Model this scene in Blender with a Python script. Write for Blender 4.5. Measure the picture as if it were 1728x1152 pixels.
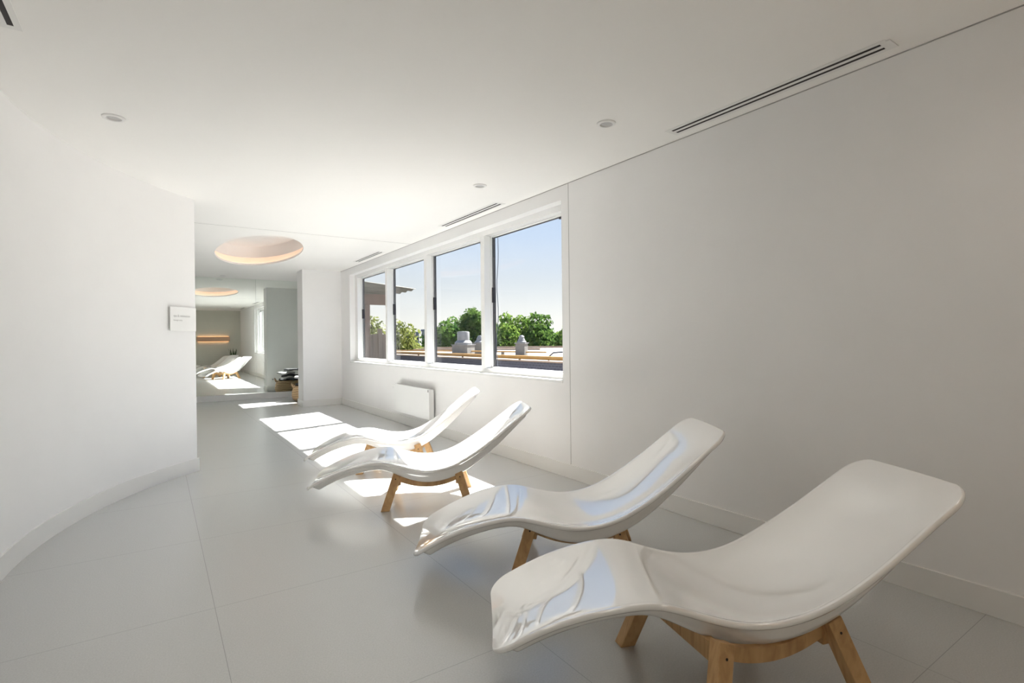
import bpy, bmesh, math, random
from mathutils import Vector, Matrix

S = bpy.context.scene
for o in list(bpy.data.objects):
    bpy.data.objects.remove(o)
COL = S.collection

# ------------------------------------------------------------------ camera
F = Vector((0.559567, 0.828779, -0.003099))
Rt = Vector((0.828719, -0.559565, -0.010581))
Up = Vector((0.010504, -0.003353, 0.999939))
cam_data = bpy.data.cameras.new('camera')
cam_data.sensor_width = 36
cam_data.lens = 18.4948
cam_data.clip_start = 0.02
cam_data.clip_end = 1000
cam = bpy.data.objects.new('camera', cam_data)
COL.objects.link(cam)
M = Matrix((Rt, Up, -F)).transposed().to_4x4()
M.translation = Vector((0, 0, 1.2))
cam.matrix_world = M
S.camera = cam

# ------------------------------------------------------------------ light
SUN_DIR = Vector((-1.0, -0.26, -1.265)).normalized()      # the way the sunlight travels
SUN_W = 10.6
SKY_W = 0.715
sun_data = bpy.data.lights.new('sun', 'SUN')
sun_data.energy = SUN_W
sun_data.angle = math.radians(0.6)
sun_data.color = (1.0, 0.975, 0.95)
sun = bpy.data.objects.new('sun', sun_data)
sun.rotation_euler = SUN_DIR.to_track_quat('-Z', 'Y').to_euler()
sun.location = (20, 6, 25)
COL.objects.link(sun)

world = bpy.data.worlds.new('sky')
S.world = world
world.use_nodes = True
wn = world.node_tree.nodes
wl = world.node_tree.links
wn.clear()
wo = wn.new('ShaderNodeOutputWorld')
wb = wn.new('ShaderNodeBackground')
# clear summer sky: milky at the horizon, blue overhead (by true elevation)
tc_ = wn.new('ShaderNodeTexCoord')
sp_ = wn.new('ShaderNodeSeparateXYZ')
wl.new(tc_.outputs['Generated'], sp_.inputs[0])
rp_ = wn.new('ShaderNodeValToRGB')
el_ = rp_.color_ramp.elements
el_[0].position = 0.0; el_[0].color = (0.56, 0.545, 0.515, 1)
el_[1].position = 1.0; el_[1].color = (0.10, 0.19, 0.42, 1)
for p_, c_ in ((0.04, (0.535, 0.53, 0.515)), (0.11, (0.41, 0.44, 0.475)), (0.19, (0.32, 0.385, 0.49)), (0.45, (0.20, 0.31, 0.50))):
    e_ = el_.new(p_); e_.color = (*c_, 1)
wl.new(sp_.outputs['Z'], rp_.inputs[0])
wl.new(rp_.outputs[0], wb.inputs[0])
wb.inputs['Strength'].default_value = SKY_W
wl.new(wb.outputs[0], wo.inputs[0])

S.view_settings.view_transform = 'Standard'
S.view_settings.look = 'None'
S.view_settings.gamma = 1
S.view_settings.use_curve_mapping = False
S.view_settings.exposure = 1.55
S.cycles.max_bounces = 14
S.cycles.diffuse_bounces = 9
S.cycles.glossy_bounces = 6
S.cycles.transparent_max_bounces = 16
S.cycles.sample_clamp_indirect = 6
S.cycles.use_denoising = True

DOWNLIGHT_W = 0.0      # the lamps in view are switched off

# ------------------------------------------------------------------ materials
def mat(name, col, rough=0.5, metal=0.0, spec=0.5, emit=None, ew=0.0, coat=0.0):
    m = bpy.data.materials.new(name)
    m.use_nodes = True
    b = m.node_tree.nodes['Principled BSDF']
    b.inputs['Base Color'].default_value = (*col, 1)
    b.inputs['Roughness'].default_value = rough
    b.inputs['Metallic'].default_value = metal
    b.inputs['Specular IOR Level'].default_value = spec
    b.inputs['Coat Weight'].default_value = coat
    if emit:
        b.inputs['Emission Color'].default_value = (*emit, 1)
        b.inputs['Emission Strength'].default_value = ew
    return m

def nodes(m):
    return m.node_tree.nodes, m.node_tree.links, m.node_tree.nodes['Principled BSDF']

def mottled(name, c1, c2, scale, rough=0.6, bump=0.0, bscale=200.0, spec=0.5, stretch=(1, 1, 1), detail=4):
    m = mat(name, c1, rough, spec=spec)
    n, l, b = nodes(m)
    tc = n.new('ShaderNodeTexCoord')
    mp = n.new('ShaderNodeMapping')
    mp.inputs['Scale'].default_value = stretch
    l.new(tc.outputs['Object'], mp.inputs[0])
    nz = n.new('ShaderNodeTexNoise')
    nz.inputs['Scale'].default_value = scale
    nz.inputs['Detail'].default_value = detail
    l.new(mp.outputs[0], nz.inputs['Vector'])
    rp = n.new('ShaderNodeValToRGB')
    rp.color_ramp.elements[0].color = (*c1, 1)
    rp.color_ramp.elements[1].color = (*c2, 1)
    rp.color_ramp.elements[0].position = 0.3
    rp.color_ramp.elements[1].position = 0.7
    l.new(nz.outputs['Fac'], rp.inputs[0])
    l.new(rp.outputs[0], b.inputs['Base Color'])
    if bump:
        n2 = n.new('ShaderNodeTexNoise')
        n2.inputs['Scale'].default_value = bscale
        n2.inputs['Detail'].default_value = 2
        l.new(mp.outputs[0], n2.inputs['Vector'])
        bp = n.new('ShaderNodeBump')
        bp.inputs['Strength'].default_value = bump
        bp.inputs['Distance'].default_value = 0.002
        l.new(n2.outputs['Fac'], bp.inputs['Height'])
        l.new(bp.outputs[0], b.inputs['Normal'])
    return m

M_WALL = mottled('white wall paint', (0.885, 0.878, 0.875), (0.90, 0.893, 0.89), 3, 0.6, 0.05, 350, 0.3)
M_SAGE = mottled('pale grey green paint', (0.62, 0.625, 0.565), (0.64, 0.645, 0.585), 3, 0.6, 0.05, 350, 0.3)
M_CEIL = mottled('white ceiling paint', (0.925, 0.91, 0.885), (0.935, 0.92, 0.895), 2, 0.75, 0, spec=0.2)
M_TRIM = mat('white satin trim', (0.84, 0.83, 0.81), 0.35, spec=0.4)
M_PVC = mat('white window plastic', (0.88, 0.88, 0.87), 0.25)
M_SEAM = mat('grey joint', (0.42, 0.41, 0.40), 0.8)
M_DARK = mat('black slot', (0.025, 0.022, 0.022), 0.7)
M_GASKET = mat('dark window gasket', (0.02, 0.018, 0.025), 0.5)
M_SHELL = mat('white gloss shell', (0.95, 0.938, 0.92), 0.03, spec=1.0, coat=1.0)
M_SHELL.node_tree.nodes['Principled BSDF'].inputs['IOR'].default_value = 1.6
M_SHELL.node_tree.nodes['Principled BSDF'].inputs['Coat IOR'].default_value = 1.9
M_SHELL.node_tree.nodes['Principled BSDF'].inputs['Coat Roughness'].default_value = 0.02
M_RAD = mat('white enamel', (0.86, 0.86, 0.85), 0.3)
M_CHROME = mat('chrome', (0.8, 0.8, 0.8), 0.15, 1.0)
M_SCREW = mat('dark screw head', (0.05, 0.04, 0.03), 0.4, 0.6)
M_MIRROR = mat('mirror silver', (0.84, 0.88, 0.845), 0.0, 1.0)
M_GLASSEDGE = mat('greenish mirror edge', (0.45, 0.58, 0.52), 0.2)
M_LAMP = mat('downlight lens', (0.42, 0.42, 0.42), 0.3, emit=(1, 0.93, 0.85), ew=0.02)
M_PLATE = mat('acrylic plate', (0.87, 0.865, 0.85), 0.2)
M_INK = mat('pale grey lettering', (0.52, 0.51, 0.50), 0.5)
M_PEACH = mat('peach veneer', (0.62, 0.40, 0.27), 0.5)
M_LED = mat('warm led strip', (1, 0.6, 0.35), 0.5, emit=(1.0, 0.50, 0.22), ew=1.6)
M_GLOW = mat('peach emissive wall glow', (0.80, 0.72, 0.65), 0.6, emit=(1.0, 0.50, 0.29), ew=0.19)  # emission imitates the led wash on the cove wall
M_LEDSOFT = mat('soft white led strip', (1, 0.9, 0.8), 0.5, emit=(1.0, 0.86, 0.74), ew=0.5)
M_COVE = mat('cove paint', (0.88, 0.875, 0.865), 0.7, spec=0.2)
M_POT = mat('matte white pot', (0.75, 0.74, 0.72), 0.5)
M_SOIL = mottled('potting soil', (0.03, 0.02, 0.015), (0.08, 0.05, 0.03), 60, 0.9)
M_SNAKE = mottled('snake plant leaf', (0.03, 0.07, 0.03), (0.10, 0.17, 0.06), 9, 0.4, stretch=(0.4, 0.4, 6))
M_TOWEL_D = mottled('dark grey towel', (0.07, 0.07, 0.075), (0.13, 0.13, 0.135), 40, 0.95, 0.6, 250, 0.1)
M_TOWEL_L = mottled('pale grey towel', (0.62, 0.62, 0.63), (0.74, 0.73, 0.72), 40, 0.95, 0.6, 250, 0.1)

# oak
def wood(name, c1, c2, c3, rough=0.45):
    m = mat(name, c1, rough, spec=0.35)
    n, l, b = nodes(m)
    tc = n.new('ShaderNodeTexCoord')
    mp = n.new('ShaderNodeMapping')
    mp.inputs['Scale'].default_value = (9, 22, 2.2)
    l.new(tc.outputs['Object'], mp.inputs[0])
    nz = n.new('ShaderNodeTexNoise')
    nz.inputs['Scale'].default_value = 3.0
    nz.inputs['Detail'].default_value = 8
    nz.inputs['Distortion'].default_value = 0.6
    l.new(mp.outputs[0], nz.inputs['Vector'])
    rp = n.new('ShaderNodeValToRGB')
    e = rp.color_ramp.elements
    e[0].position = 0.25; e[0].color = (*c1, 1)
    e[1].position = 0.75; e[1].color = (*c3, 1)
    k = e.new(0.5); k.color = (*c2, 1)
    l.new(nz.outputs['Fac'], rp.inputs[0])
    l.new(rp.outputs[0], b.inputs['Base Color'])
    bp = n.new('ShaderNodeBump')
    bp.inputs['Strength'].default_value = 0.15
    bp.inputs['Distance'].default_value = 0.001
    l.new(nz.outputs['Fac'], bp.inputs['Height'])
    l.new(bp.outputs[0], b.inputs['Normal'])
    return m
M_WOOD = wood('oak', (0.44, 0.25, 0.11), (0.58, 0.355, 0.165), (0.66, 0.42, 0.205))

# floor tiles, about 1.04 x 1.0 m with hairline joints
def floor_mat():
    m = mat('grey floor tile', (0.4, 0.4, 0.39), 0.24, spec=1.0)
    n, l, b = nodes(m)
    b.inputs['IOR'].default_value = 1.65
    tc = n.new('ShaderNodeTexCoord')
    sx = n.new('ShaderNodeSeparateXYZ')
    l.new(tc.outputs['Object'], sx.inputs[0])
    def joint(out, off, per, half):
        a = n.new('ShaderNodeMath'); a.operation = 'SUBTRACT'; a.inputs[1].default_value = off - per * 40
        l.new(out, a.inputs[0])
        w = n.new('ShaderNodeMath'); w.operation = 'PINGPONG'; w.inputs[1].default_value = per / 2
        l.new(a.outputs[0], w.inputs[0])
        c = n.new('ShaderNodeMath'); c.operation = 'LESS_THAN'; c.inputs[1].default_value = half
        l.new(w.outputs[0], c.inputs[0])
        return c.outputs[0]
    jx = joint(sx.outputs['X'], 0.206, 1.041, 0.0013)
    jy = joint(sx.outputs['Y'], 0.737, 0.998, 0.0013)
    mx = n.new('ShaderNodeMath'); mx.operation = 'MAXIMUM'
    l.new(jx, mx.inputs[0]); l.new(jy, mx.inputs[1])
    nz = n.new('ShaderNodeTexNoise'); nz.inputs['Scale'].default_value = 170; nz.inputs['Detail'].default_value = 3
    l.new(tc.outputs['Object'], nz.inputs['Vector'])
    rp = n.new('ShaderNodeValToRGB')
    rp.color_ramp.elements[0].position = 0.35; rp.color_ramp.elements[0].color = (0.525, 0.53, 0.52, 1)
    rp.color_ramp.elements[1].position = 0.65; rp.color_ramp.elements[1].color = (0.575, 0.58, 0.57, 1)
    l.new(nz.outputs['Fac'], rp.inputs[0])
    mixc = n.new('ShaderNodeMix'); mixc.data_type = 'RGBA'
    l.new(mx.outputs[0], mixc.inputs[0])
    l.new(rp.outputs[0], mixc.inputs[6])
    mixc.inputs[7].default_value = (0.38, 0.38, 0.375, 1)
    l.new(mixc.outputs[2], b.inputs['Base Color'])
    n2 = n.new('ShaderNodeTexNoise'); n2.inputs['Scale'].default_value = 140; n2.inputs['Detail'].default_value = 2
    l.new(tc.outputs['Object'], n2.inputs['Vector'])
    bp = n.new('ShaderNodeBump'); bp.inputs['Strength'].default_value = 0.22; bp.inputs['Distance'].default_value = 0.0015
    l.new(n2.outputs['Fac'], bp.inputs['Height'])
    l.new(bp.outputs[0], b.inputs['Normal'])
    return m
M_FLOOR = floor_mat()

# window glass: clear pane that lets the sun through and mirrors a little
def glass_mat():
    m = bpy.data.materials.new('window glass')
    m.use_nodes = True
    n, l = m.node_tree.nodes, m.node_tree.links
    n.clear()
    out = n.new('ShaderNodeOutputMaterial')
    tr = n.new('ShaderNodeBsdfTransparent'); tr.inputs[0].default_value = (0.96, 0.97, 0.965, 1)
    gl = n.new('ShaderNodeBsdfGlossy'); gl.inputs['Roughness'].default_value = 0.0
    fr = n.new('ShaderNodeFresnel'); fr.inputs['IOR'].default_value = 1.45
    ml = n.new('ShaderNodeMath'); ml.operation = 'MULTIPLY'
    mx = n.new('ShaderNodeMixShader')
    ge = n.new('ShaderNodeNewGeometry')          # mirror only on the outer side of each face, not inside the pane
    fb = n.new('ShaderNodeMath'); fb.operation = 'SUBTRACT'; fb.inputs[0].default_value = 1.0
    l.new(ge.outputs['Backfacing'], fb.inputs[1])
    l.new(fr.outputs[0], ml.inputs[0]); l.new(fb.outputs[0], ml.inputs[1]); l.new(ml.outputs[0], mx.inputs[0])
    l.new(tr.outputs[0], mx.inputs[1]); l.new(gl.outputs[0], mx.inputs[2])
    l.new(mx.outputs[0], out.inputs[0])
    return m
M_GLASS = glass_mat()

# wicker
def wicker_mat():
    m = mat('woven wicker', (0.35, 0.22, 0.11), 0.7)
    n, l, b = nodes(m)
    tc = n.new('ShaderNodeTexCoord')
    wv = n.new('ShaderNodeTexWave'); wv.wave_type = 'BANDS'; wv.bands_direction = 'Z'
    wv.inputs['Scale'].default_value = 9; wv.inputs['Distortion'].default_value = 1.5
    l.new(tc.outputs['Object'], wv.inputs['Vector'])
    rp = n.new('ShaderNodeValToRGB')
    rp.color_ramp.elements[0].color = (0.26, 0.16, 0.08, 1)
    rp.color_ramp.elements[1].color = (0.66, 0.46, 0.27, 1)
    l.new(wv.outputs['Fac'], rp.inputs[0]); l.new(rp.outputs[0], b.inputs['Base Color'])
    bp = n.new('ShaderNodeBump'); bp.inputs['Distance'].default_value = 0.006
    l.new(wv.outputs['Fac'], bp.inputs['Height']); l.new(bp.outputs[0], b.inputs['Normal'])
    return m
M_WICKER = wicker_mat()

# outdoors
M_ROOF = mottled('pale roof membrane', (0.30, 0.27, 0.24), (0.36, 0.33, 0.30), 0.6, 0.9)
M_COPING = mottled('rusty roof coping', (0.22, 0.14, 0.09), (0.33, 0.25, 0.19), 0.8, 0.7)
M_GALV = mottled('galvanised sheet', (0.16, 0.16, 0.165), (0.24, 0.24, 0.24), 4, 0.5)
M_GALVBOX = mottled('weathered sheet box', (0.13, 0.12, 0.11), (0.19, 0.18, 0.165), 3, 0.6)
M_PIPE = mottled('yellow gas pipe', (0.30, 0.15, 0.03), (0.36, 0.20, 0.05), 5, 0.5)
M_CABLE = mat('black cable', (0.03, 0.04, 0.06), 0.6)
M_CANOPY = mottled('weathered corrugated sheet', (0.10, 0.097, 0.082), (0.19, 0.183, 0.155), 2.2, 0.8, stretch=(0.6, 5, 1))
M_BEAM = mottled('brown painted beam', (0.12, 0.075, 0.055), (0.16, 0.10, 0.08), 6, 0.7)
M_FENCE = mottled('grey brown fence boards', (0.17, 0.135, 0.11), (0.25, 0.20, 0.165), 3, 0.8, stretch=(9, 9, 0.6))
M_FLATS = mottled('bluish flats', (0.14, 0.17, 0.24), (0.18, 0.21, 0.28), 0.3, 0.8)
M_FLATS2 = mottled('grey flats', (0.22, 0.23, 0.27), (0.27, 0.28, 0.31), 0.3, 0.8)
M_PANE = mat('far window pane', (0.04, 0.05, 0.07), 0.2)
M_GROUND = mottled('distant ground', (0.05, 0.07, 0.03), (0.10, 0.10, 0.07), 0.2, 0.95)
M_BARK = mottled('bark', (0.05, 0.04, 0.03), (0.09, 0.07, 0.05), 5, 0.9)

def brick_mat():
    m = mat('dark brick', (0.1, 0.1, 0.12), 0.8)
    n, l, b = nodes(m)
    tc = n.new('ShaderNodeTexCoord')
    mp = n.new('ShaderNodeMapping'); mp.inputs['Rotation'].default_value = (0, math.radians(90), math.radians(90))
    l.new(tc.outputs['Object'], mp.inputs[0])
    br = n.new('ShaderNodeTexBrick')
    br.inputs['Scale'].default_value = 4.2
    br.inputs['Color1'].default_value = (0.05, 0.048, 0.068, 1)
    br.inputs['Color2'].default_value = (0.036, 0.036, 0.052, 1)
    br.inputs['Mortar'].default_value = (0.10, 0.10, 0.125, 1)
    br.inputs['Mortar Size'].default_value = 0.025
    sx = n.new('ShaderNodeSeparateXYZ'); cb = n.new('ShaderNodeCombineXYZ')
    l.new(tc.outputs['Object'], sx.inputs[0])
    l.new(sx.outputs['Y'], cb.inputs['X']); l.new(sx.outputs['Z'], cb.inputs['Y'])
    l.new(cb.outputs[0], br.inputs['Vector'])
    l.new(br.outputs['Color'], b.inputs['Base Color'])
    return m
M_BRICK = brick_mat()

def leaf_mat(name, c1, c2):
    m = bpy.data.materials.new(name)
    m.use_nodes = True
    n, l = m.node_tree.nodes, m.node_tree.links
    n.clear()
    out = n.new('ShaderNodeOutputMaterial')
    tc = n.new('ShaderNodeTexCoord')
    nz = n.new('ShaderNodeTexNoise'); nz.inputs['Scale'].default_value = 1.3; nz.inputs['Detail'].default_value = 5
    l.new(tc.outputs['Object'], nz.inputs['Vector'])
    rp = n.new('ShaderNodeValToRGB')
    rp.color_ramp.elements[0].position = 0.35; rp.color_ramp.elements[0].color = (*c1, 1)
    rp.color_ramp.elements[1].position = 0.68; rp.color_ramp.elements[1].color = (*c2, 1)
    l.new(nz.outputs['Fac'], rp.inputs[0])
    df = n.new('ShaderNodeBsdfDiffuse'); tl = n.new('ShaderNodeBsdfTranslucent')
    l.new(rp.outputs[0], df.inputs[0]); l.new(rp.outputs[0], tl.inputs[0])
    mx = n.new('ShaderNodeMixShader'); mx.inputs[0].default_value = 0.35
    l.new(df.outputs[0], mx.inputs[1]); l.new(tl.outputs[0], mx.inputs[2])
    l.new(mx.outputs[0], out.inputs[0])
    return m
M_LEAF = leaf_mat('dark leaves', (0.032, 0.085, 0.022), (0.15, 0.24, 0.05))
M_LEAF2 = leaf_mat('bright leaves', (0.06, 0.13, 0.025), (0.25, 0.34, 0.07))
M_LEAF3 = leaf_mat('yellow green leaves', (0.12, 0.15, 0.035), (0.28, 0.30, 0.09))

# ------------------------------------------------------------------ mesh helpers
class MB:
    def __init__(self):
        self.v = []; self.f = []
    def add(self, vs, fs):
        k = len(self.v)
        self.v += [tuple(p) for p in vs]
        self.f += [tuple(i + k for i in f) for f in fs]
        return self
    def box(self, x0, x1, y0, y1, z0, z1):
        return self.add([(x0, y0, z0), (x1, y0, z0), (x1, y1, z0), (x0, y1, z0), (x0, y0, z1), (x1, y0, z1), (x1, y1, z1), (x0, y1, z1)],
                        [(3, 2, 1, 0), (4, 5, 6, 7), (0, 1, 5, 4), (1, 2, 6, 5), (2, 3, 7, 6), (3, 0, 4, 7)])
    def hexa(self, b, t):
        return self.add(list(b) + list(t), [(3, 2, 1, 0), (4, 5, 6, 7), (0, 1, 5, 4), (1, 2, 6, 5), (2, 3, 7, 6), (3, 0, 4, 7)])
    def prism(self, pts, z0, z1):
        n = len(pts)
        return self.add([(x, y, z0) for x, y in pts] + [(x, y, z1) for x, y in pts],
                        [tuple(range(n - 1, -1, -1)), tuple(range(n, 2 * n))] + [(i, (i + 1) % n, n + (i + 1) % n, n + i) for i in range(n)])
    def lathe(self, prof, c=(0, 0, 0), seg=32, sx=1, sy=1, caps=True):
        k = len(prof)
        vs = [(c[0] + sx * r * math.cos(2 * math.pi * j / seg), c[1] + sy * r * math.sin(2 * math.pi * j / seg), c[2] + z) for r, z in prof for j in range(seg)]
        fs = [(i * seg + j, i * seg + (j + 1) % seg, (i + 1) * seg + (j + 1) % seg, (i + 1) * seg + j) for i in range(k - 1) for j in range(seg)]
        if caps:
            fs += [tuple(range(seg - 1, -1, -1)), tuple((k - 1) * seg + j for j in range(seg))]
        return self.add(vs, fs)
    def tube(self, pts, r, seg=10):
        pts = [Vector(p) for p in pts]
        rings = []
        for i, p in enumerate(pts):
            d = (pts[min(i + 1, len(pts) - 1)] - pts[max(i - 1, 0)]).normalized()
            a = d.orthogonal().normalized() if i == 0 else (a - d * a.dot(d)).normalized()
            b = d.cross(a)
            rr = r[i] if isinstance(r, (list, tuple)) else r
            rings.append([p + a * rr * math.cos(2 * math.pi * j / seg) + b * rr * math.sin(2 * math.pi * j / seg) for j in range(seg)])
        n = len(rings)
        return self.add([q for ring in rings for q in ring],
                        [(i * seg + j, i * seg + (j + 1) % seg, (i + 1) * seg + (j + 1) % seg, (i + 1) * seg + j) for i in range(n - 1) for j in range(seg)]
                        + [tuple(range(seg - 1, -1, -1)), tuple((n - 1) * seg + j for j in range(seg))])
    def obj(self, name, m, parent=None, smooth=False, bevel=0.0, bseg=2, loc=None):
        me = bpy.data.meshes.new(name)
        me.from_pydata(self.v, [], self.f)
        bm = bmesh.new(); bm.from_mesh(me)
        bmesh.ops.recalc_face_normals(bm, faces=bm.faces)
        if bevel:
            ed = [e for e in bm.edges if len(e.link_faces) == 2 and e.calc_face_angle(0) > 0.5]
            bmesh.ops.bevel(bm, geom=ed, offset=bevel, segments=bseg, affect='EDGES', profile=0.5)
        bm.to_mesh(me); bm.free()
        if smooth:
            for p in me.polygons: p.use_smooth = True
            if smooth != True:
                me.set_sharp_from_angle(angle=math.radians(smooth))
        me.materials.append(m)
        o = bpy.data.objects.new(name, me)
        COL.objects.link(o)
        if parent: o.parent = parent
        if loc: o.location = loc
        return o

def tag(o, label, cat, group=None):
    o['label'] = label; o['category'] = cat
    if group: o['group'] = group
    return o
def thing(name, label, cat, loc=(0, 0, 0), rz=0, group=None):
    o = bpy.data.objects.new(name, None)
    o.empty_display_size = 0.1
    COL.objects.link(o)
    o.location = loc; o.rotation_euler = (0, 0, rz)
    return tag(o, label, cat, group)
def struct(o, label, cat='room'):
    o['kind'] = 'structure'
    return tag(o, label, cat)
def copy_thing(root, label, loc=None, rz=None):
    r = root.copy(); COL.objects.link(r)
    r['label'] = label
    if loc is not None: r.location = loc
    if rz is not None: r.rotation_euler = (0, 0, rz)
    kids = []
    for ch in root.children:
        c = ch.copy(); COL.objects.link(c); c.parent = r; kids.append(c)
        for g in ch.children:
            d = g.copy(); COL.objects.link(d); d.parent = c
    return r

# ------------------------------------------------------------------ room numbers
XR = 2.951           # window wall
H = 2.546            # ceiling
YN = -0.30           # wall behind the camera
YF = 12.36           # mirror wall
XL = -2.6
HB = 0.12            # baseboard
W0, W1, Z0, Z1 = 3.578, 9.695, 0.836, 2.424      # big window opening
N0, N1 = 11.08, 12.24                             # window in the recess behind the pillar
XO = 3.185            # outer face of the window wall
PY0, PY1, PX = 10.231, 10.65, 2.24               # pillar

# floor
o = MB().box(XL, XO, YN - .2, YF + .2, -0.15, 0).obj('floor', M_FLOOR)
struct(o, 'grey satin floor of large square tiles with hairline joints', 'floor')

# ceiling with the oval opening
CX, CY, CA, CB = 1.272, 8.654, 0.557, 1.49
def ceiling():
    m = MB()
    n = 96
    ov = [(CX + CA * math.cos(2 * math.pi * i / n), CY + CB * math.sin(2 * math.pi * i / n)) for i in range(n)]
    bx0, bx1, by0, by1 = CX - 0.9, CX + 0.9, CY - 1.8, CY + 1.8
    sq = []
    for i in range(n):
        c, s = math.cos(2 * math.pi * i / n), math.sin(2 * math.pi * i / n)
        k = 1 / max(abs(c), abs(s))
        sq.append((CX + 0.9 * c * k, CY + 1.8 * s * k))
    vs = [(x, y, H) for x, y in ov] + [(x, y, H) for x, y in sq]
    m.add(vs, [(i, (i + 1) % n, n + (i + 1) % n, n + i) for i in range(n)])
    def q(x0, x1, y0, y1):
        m.add([(x0, y0, H), (x1, y0, H), (x1, y1, H), (x0, y1, H)], [(0, 1, 2, 3)])
    q(XL, XO, YN - .2, by0); q(XL, XO, by1, YF + .2); q(XL, bx0, by0, by1); q(bx1, XO, by0, by1)
    # slab above, so that no daylight leaks in
    m.box(XL - .2, XO, YN - .3, YF + .3, H + 0.42, H + 0.6)
    me = m.obj('ceiling', M_CEIL)
    return me
struct(ceiling(), 'smooth white ceiling with an oval opening', 'ceiling')

# oval light cove
cove = thing('ceiling_light_cove', 'oval recessed ceiling cove glowing peach in front of the mirror', 'ceiling light', (CX, CY, H))
def oval(a, b, z, n=96): return [(a * math.cos(2 * math.pi * i / n), b * math.sin(2 * math.pi * i / n), z) for i in range(n)]
def oval_skin(rings, n=96, cap=False):
    m = MB()
    vs = [p for r in rings for p in r]
    fs = [(k * n + i, k * n + (i + 1) % n, (k + 1) * n + (i + 1) % n, (k + 1) * n + i) for k in range(len(rings) - 1) for i in range(n)]
    if cap: fs.append(tuple((len(rings) - 1) * n + i for i in range(n)))
    return m.add(vs, fs)
oval_skin([oval(CA + .085, CB + .085, 0.0), oval(CA + .085, CB + .085, 0.30), oval(CA + .06, CB + .06, 0.33), oval(0.02, 0.05, 0.335)], cap=True).obj('recess', M_COVE, cove, smooth=40)
oval_skin([oval(CA + .085, CB + .085, 0.001), oval(CA, CB, -0.002), oval(CA, CB, 0.03), oval(CA + .02, CB + .02, 0.03), oval(CA + .02, CB + .02, 0.002)]).obj('lip', M_CEIL, cove, smooth=40)
oval_skin([oval(CA + .030, CB + .030, 0.031), oval(CA + .030, CB + .030, 0.037), oval(CA + .045, CB + .045, 0.037), oval(CA + .045, CB + .045, 0.031), oval(CA + .030, CB + .030, 0.031)]).obj('led_strip', M_LEDSOFT, cove, smooth=40)
oval_skin([oval(CA + .08, CB + .08, 0.012), oval(CA + .08, CB + .08, 0.135), oval(CA + .085, CB + .085, 0.14), oval(CA + .085, CB + .085, 0.012)]).obj('glow_band', M_GLOW, cove, smooth=40)  # emissive band stands in for led light washing up the recess wall

# window wall, built round its two openings
def wall_right():
    m = MB()
    Yn, Yf = YN - .2, YF + .2
    ys = [Yn, W0, W1, N0, N1, Yf]
    for a, b in ((Yn, W0), (W1, N0), (N1, Yf)):
        m.box(XR, XO, a, b, -.15, H + .45)
    for a, b in ((W0, W1), (N0, N1)):
        m.box(XR, XO, a, b, -.15, Z0)
        m.box(XR, XO, a, b, Z1, H + .45)
    return m.obj('wall_right', M_WALL)
struct(wall_right(), 'long white window wall on the right', 'wall')

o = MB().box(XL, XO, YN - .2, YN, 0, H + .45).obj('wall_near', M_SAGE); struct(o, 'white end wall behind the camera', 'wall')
o = MB().box(XL, XO, YF, YF + .2, 0, H + .45).obj('wall_far', M_WALL); struct(o, 'white end wall carrying the mirror', 'wall')
o = MB().box(XL - .2, XL, YN - .2, YF + .2, -.15, H + .45).obj('wall_corridor', M_WALL); struct(o, 'white wall of the passage behind the curved wall', 'wall')
o = MB().box(PX, XR, PY0, PY1, 0, H).obj('wall_pillar', M_WALL); struct(o, 'white wall stub projecting beside the mirror', 'wall')

# curved wall at the left
CCX, CCY, CR = 2.4966, 3.451, 3.1878
def curve_pts(off, y_end=None, n=40, ext=0.0):
    r = CR - off
    a1 = math.atan2(5.754 - CCY, 0.313 - CCX)
    pts = [(CCX - r, YN)]
    for i in range(n + 1):
        a = math.pi + (a1 - math.pi) * i / n
        pts.append((CCX + r * math.cos(a), CCY + r * math.sin(a)))
    if ext:
        a = a1 - math.pi / 2
        x, y = pts[-1]; pts.append((x + math.cos(a) * ext, y + math.sin(a) * ext))
    return pts
inn, out = curve_pts(0), curve_pts(-0.14)
m = MB(); n = len(inn)
vs = [(x, y, z) for z in (0, H) for pts in (inn, out) for x, y in pts]
fs = []
for i in range(n - 1):
    fs += [(i, i + 1, 2 * n + i + 1, 2 * n + i), (n + i, n + i + 1, 3 * n + i + 1, 3 * n + i), (i, i + 1, n + i + 1, n + i), (2 * n + i, 2 * n + i + 1, 3 * n + i + 1, 3 * n + i)]
fs += [(0, n, 3 * n, 2 * n), (n - 1, 2 * n - 1, 4 * n - 1, 3 * n - 1)]
o = m.add(vs, fs).obj('wall_left', M_WALL, smooth=30); struct(o, 'white wall curving away on the left', 'wall')
def curved_base():
    inn, out = curve_pts(0.014, ext=0.014), curve_pts(-0.001, ext=0.014)
    m = MB(); n = len(inn)
    vs = [(x, y, z) for z in (0, HB) for pts in (inn, out) for x, y in pts]
    fs = []
    for i in range(n - 1):
        fs += [(i, i + 1, 2 * n + i + 1, 2 * n + i), (n + i, n + i + 1, 3 * n + i + 1, 3 * n + i), (i, i + 1, n + i + 1, n + i), (2 * n + i, 2 * n + i + 1, 3 * n + i + 1, 3 * n + i)]
    fs += [(0, n, 3 * n, 2 * n), (n - 1, 2 * n - 1, 4 * n - 1, 3 * n - 1)]
    return m.add(vs, fs).obj('baseboard_left', M_TRIM, smooth=30)
struct(curved_base(), 'white baseboard bent along the curved wall', 'baseboard')
T = 0.014
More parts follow.
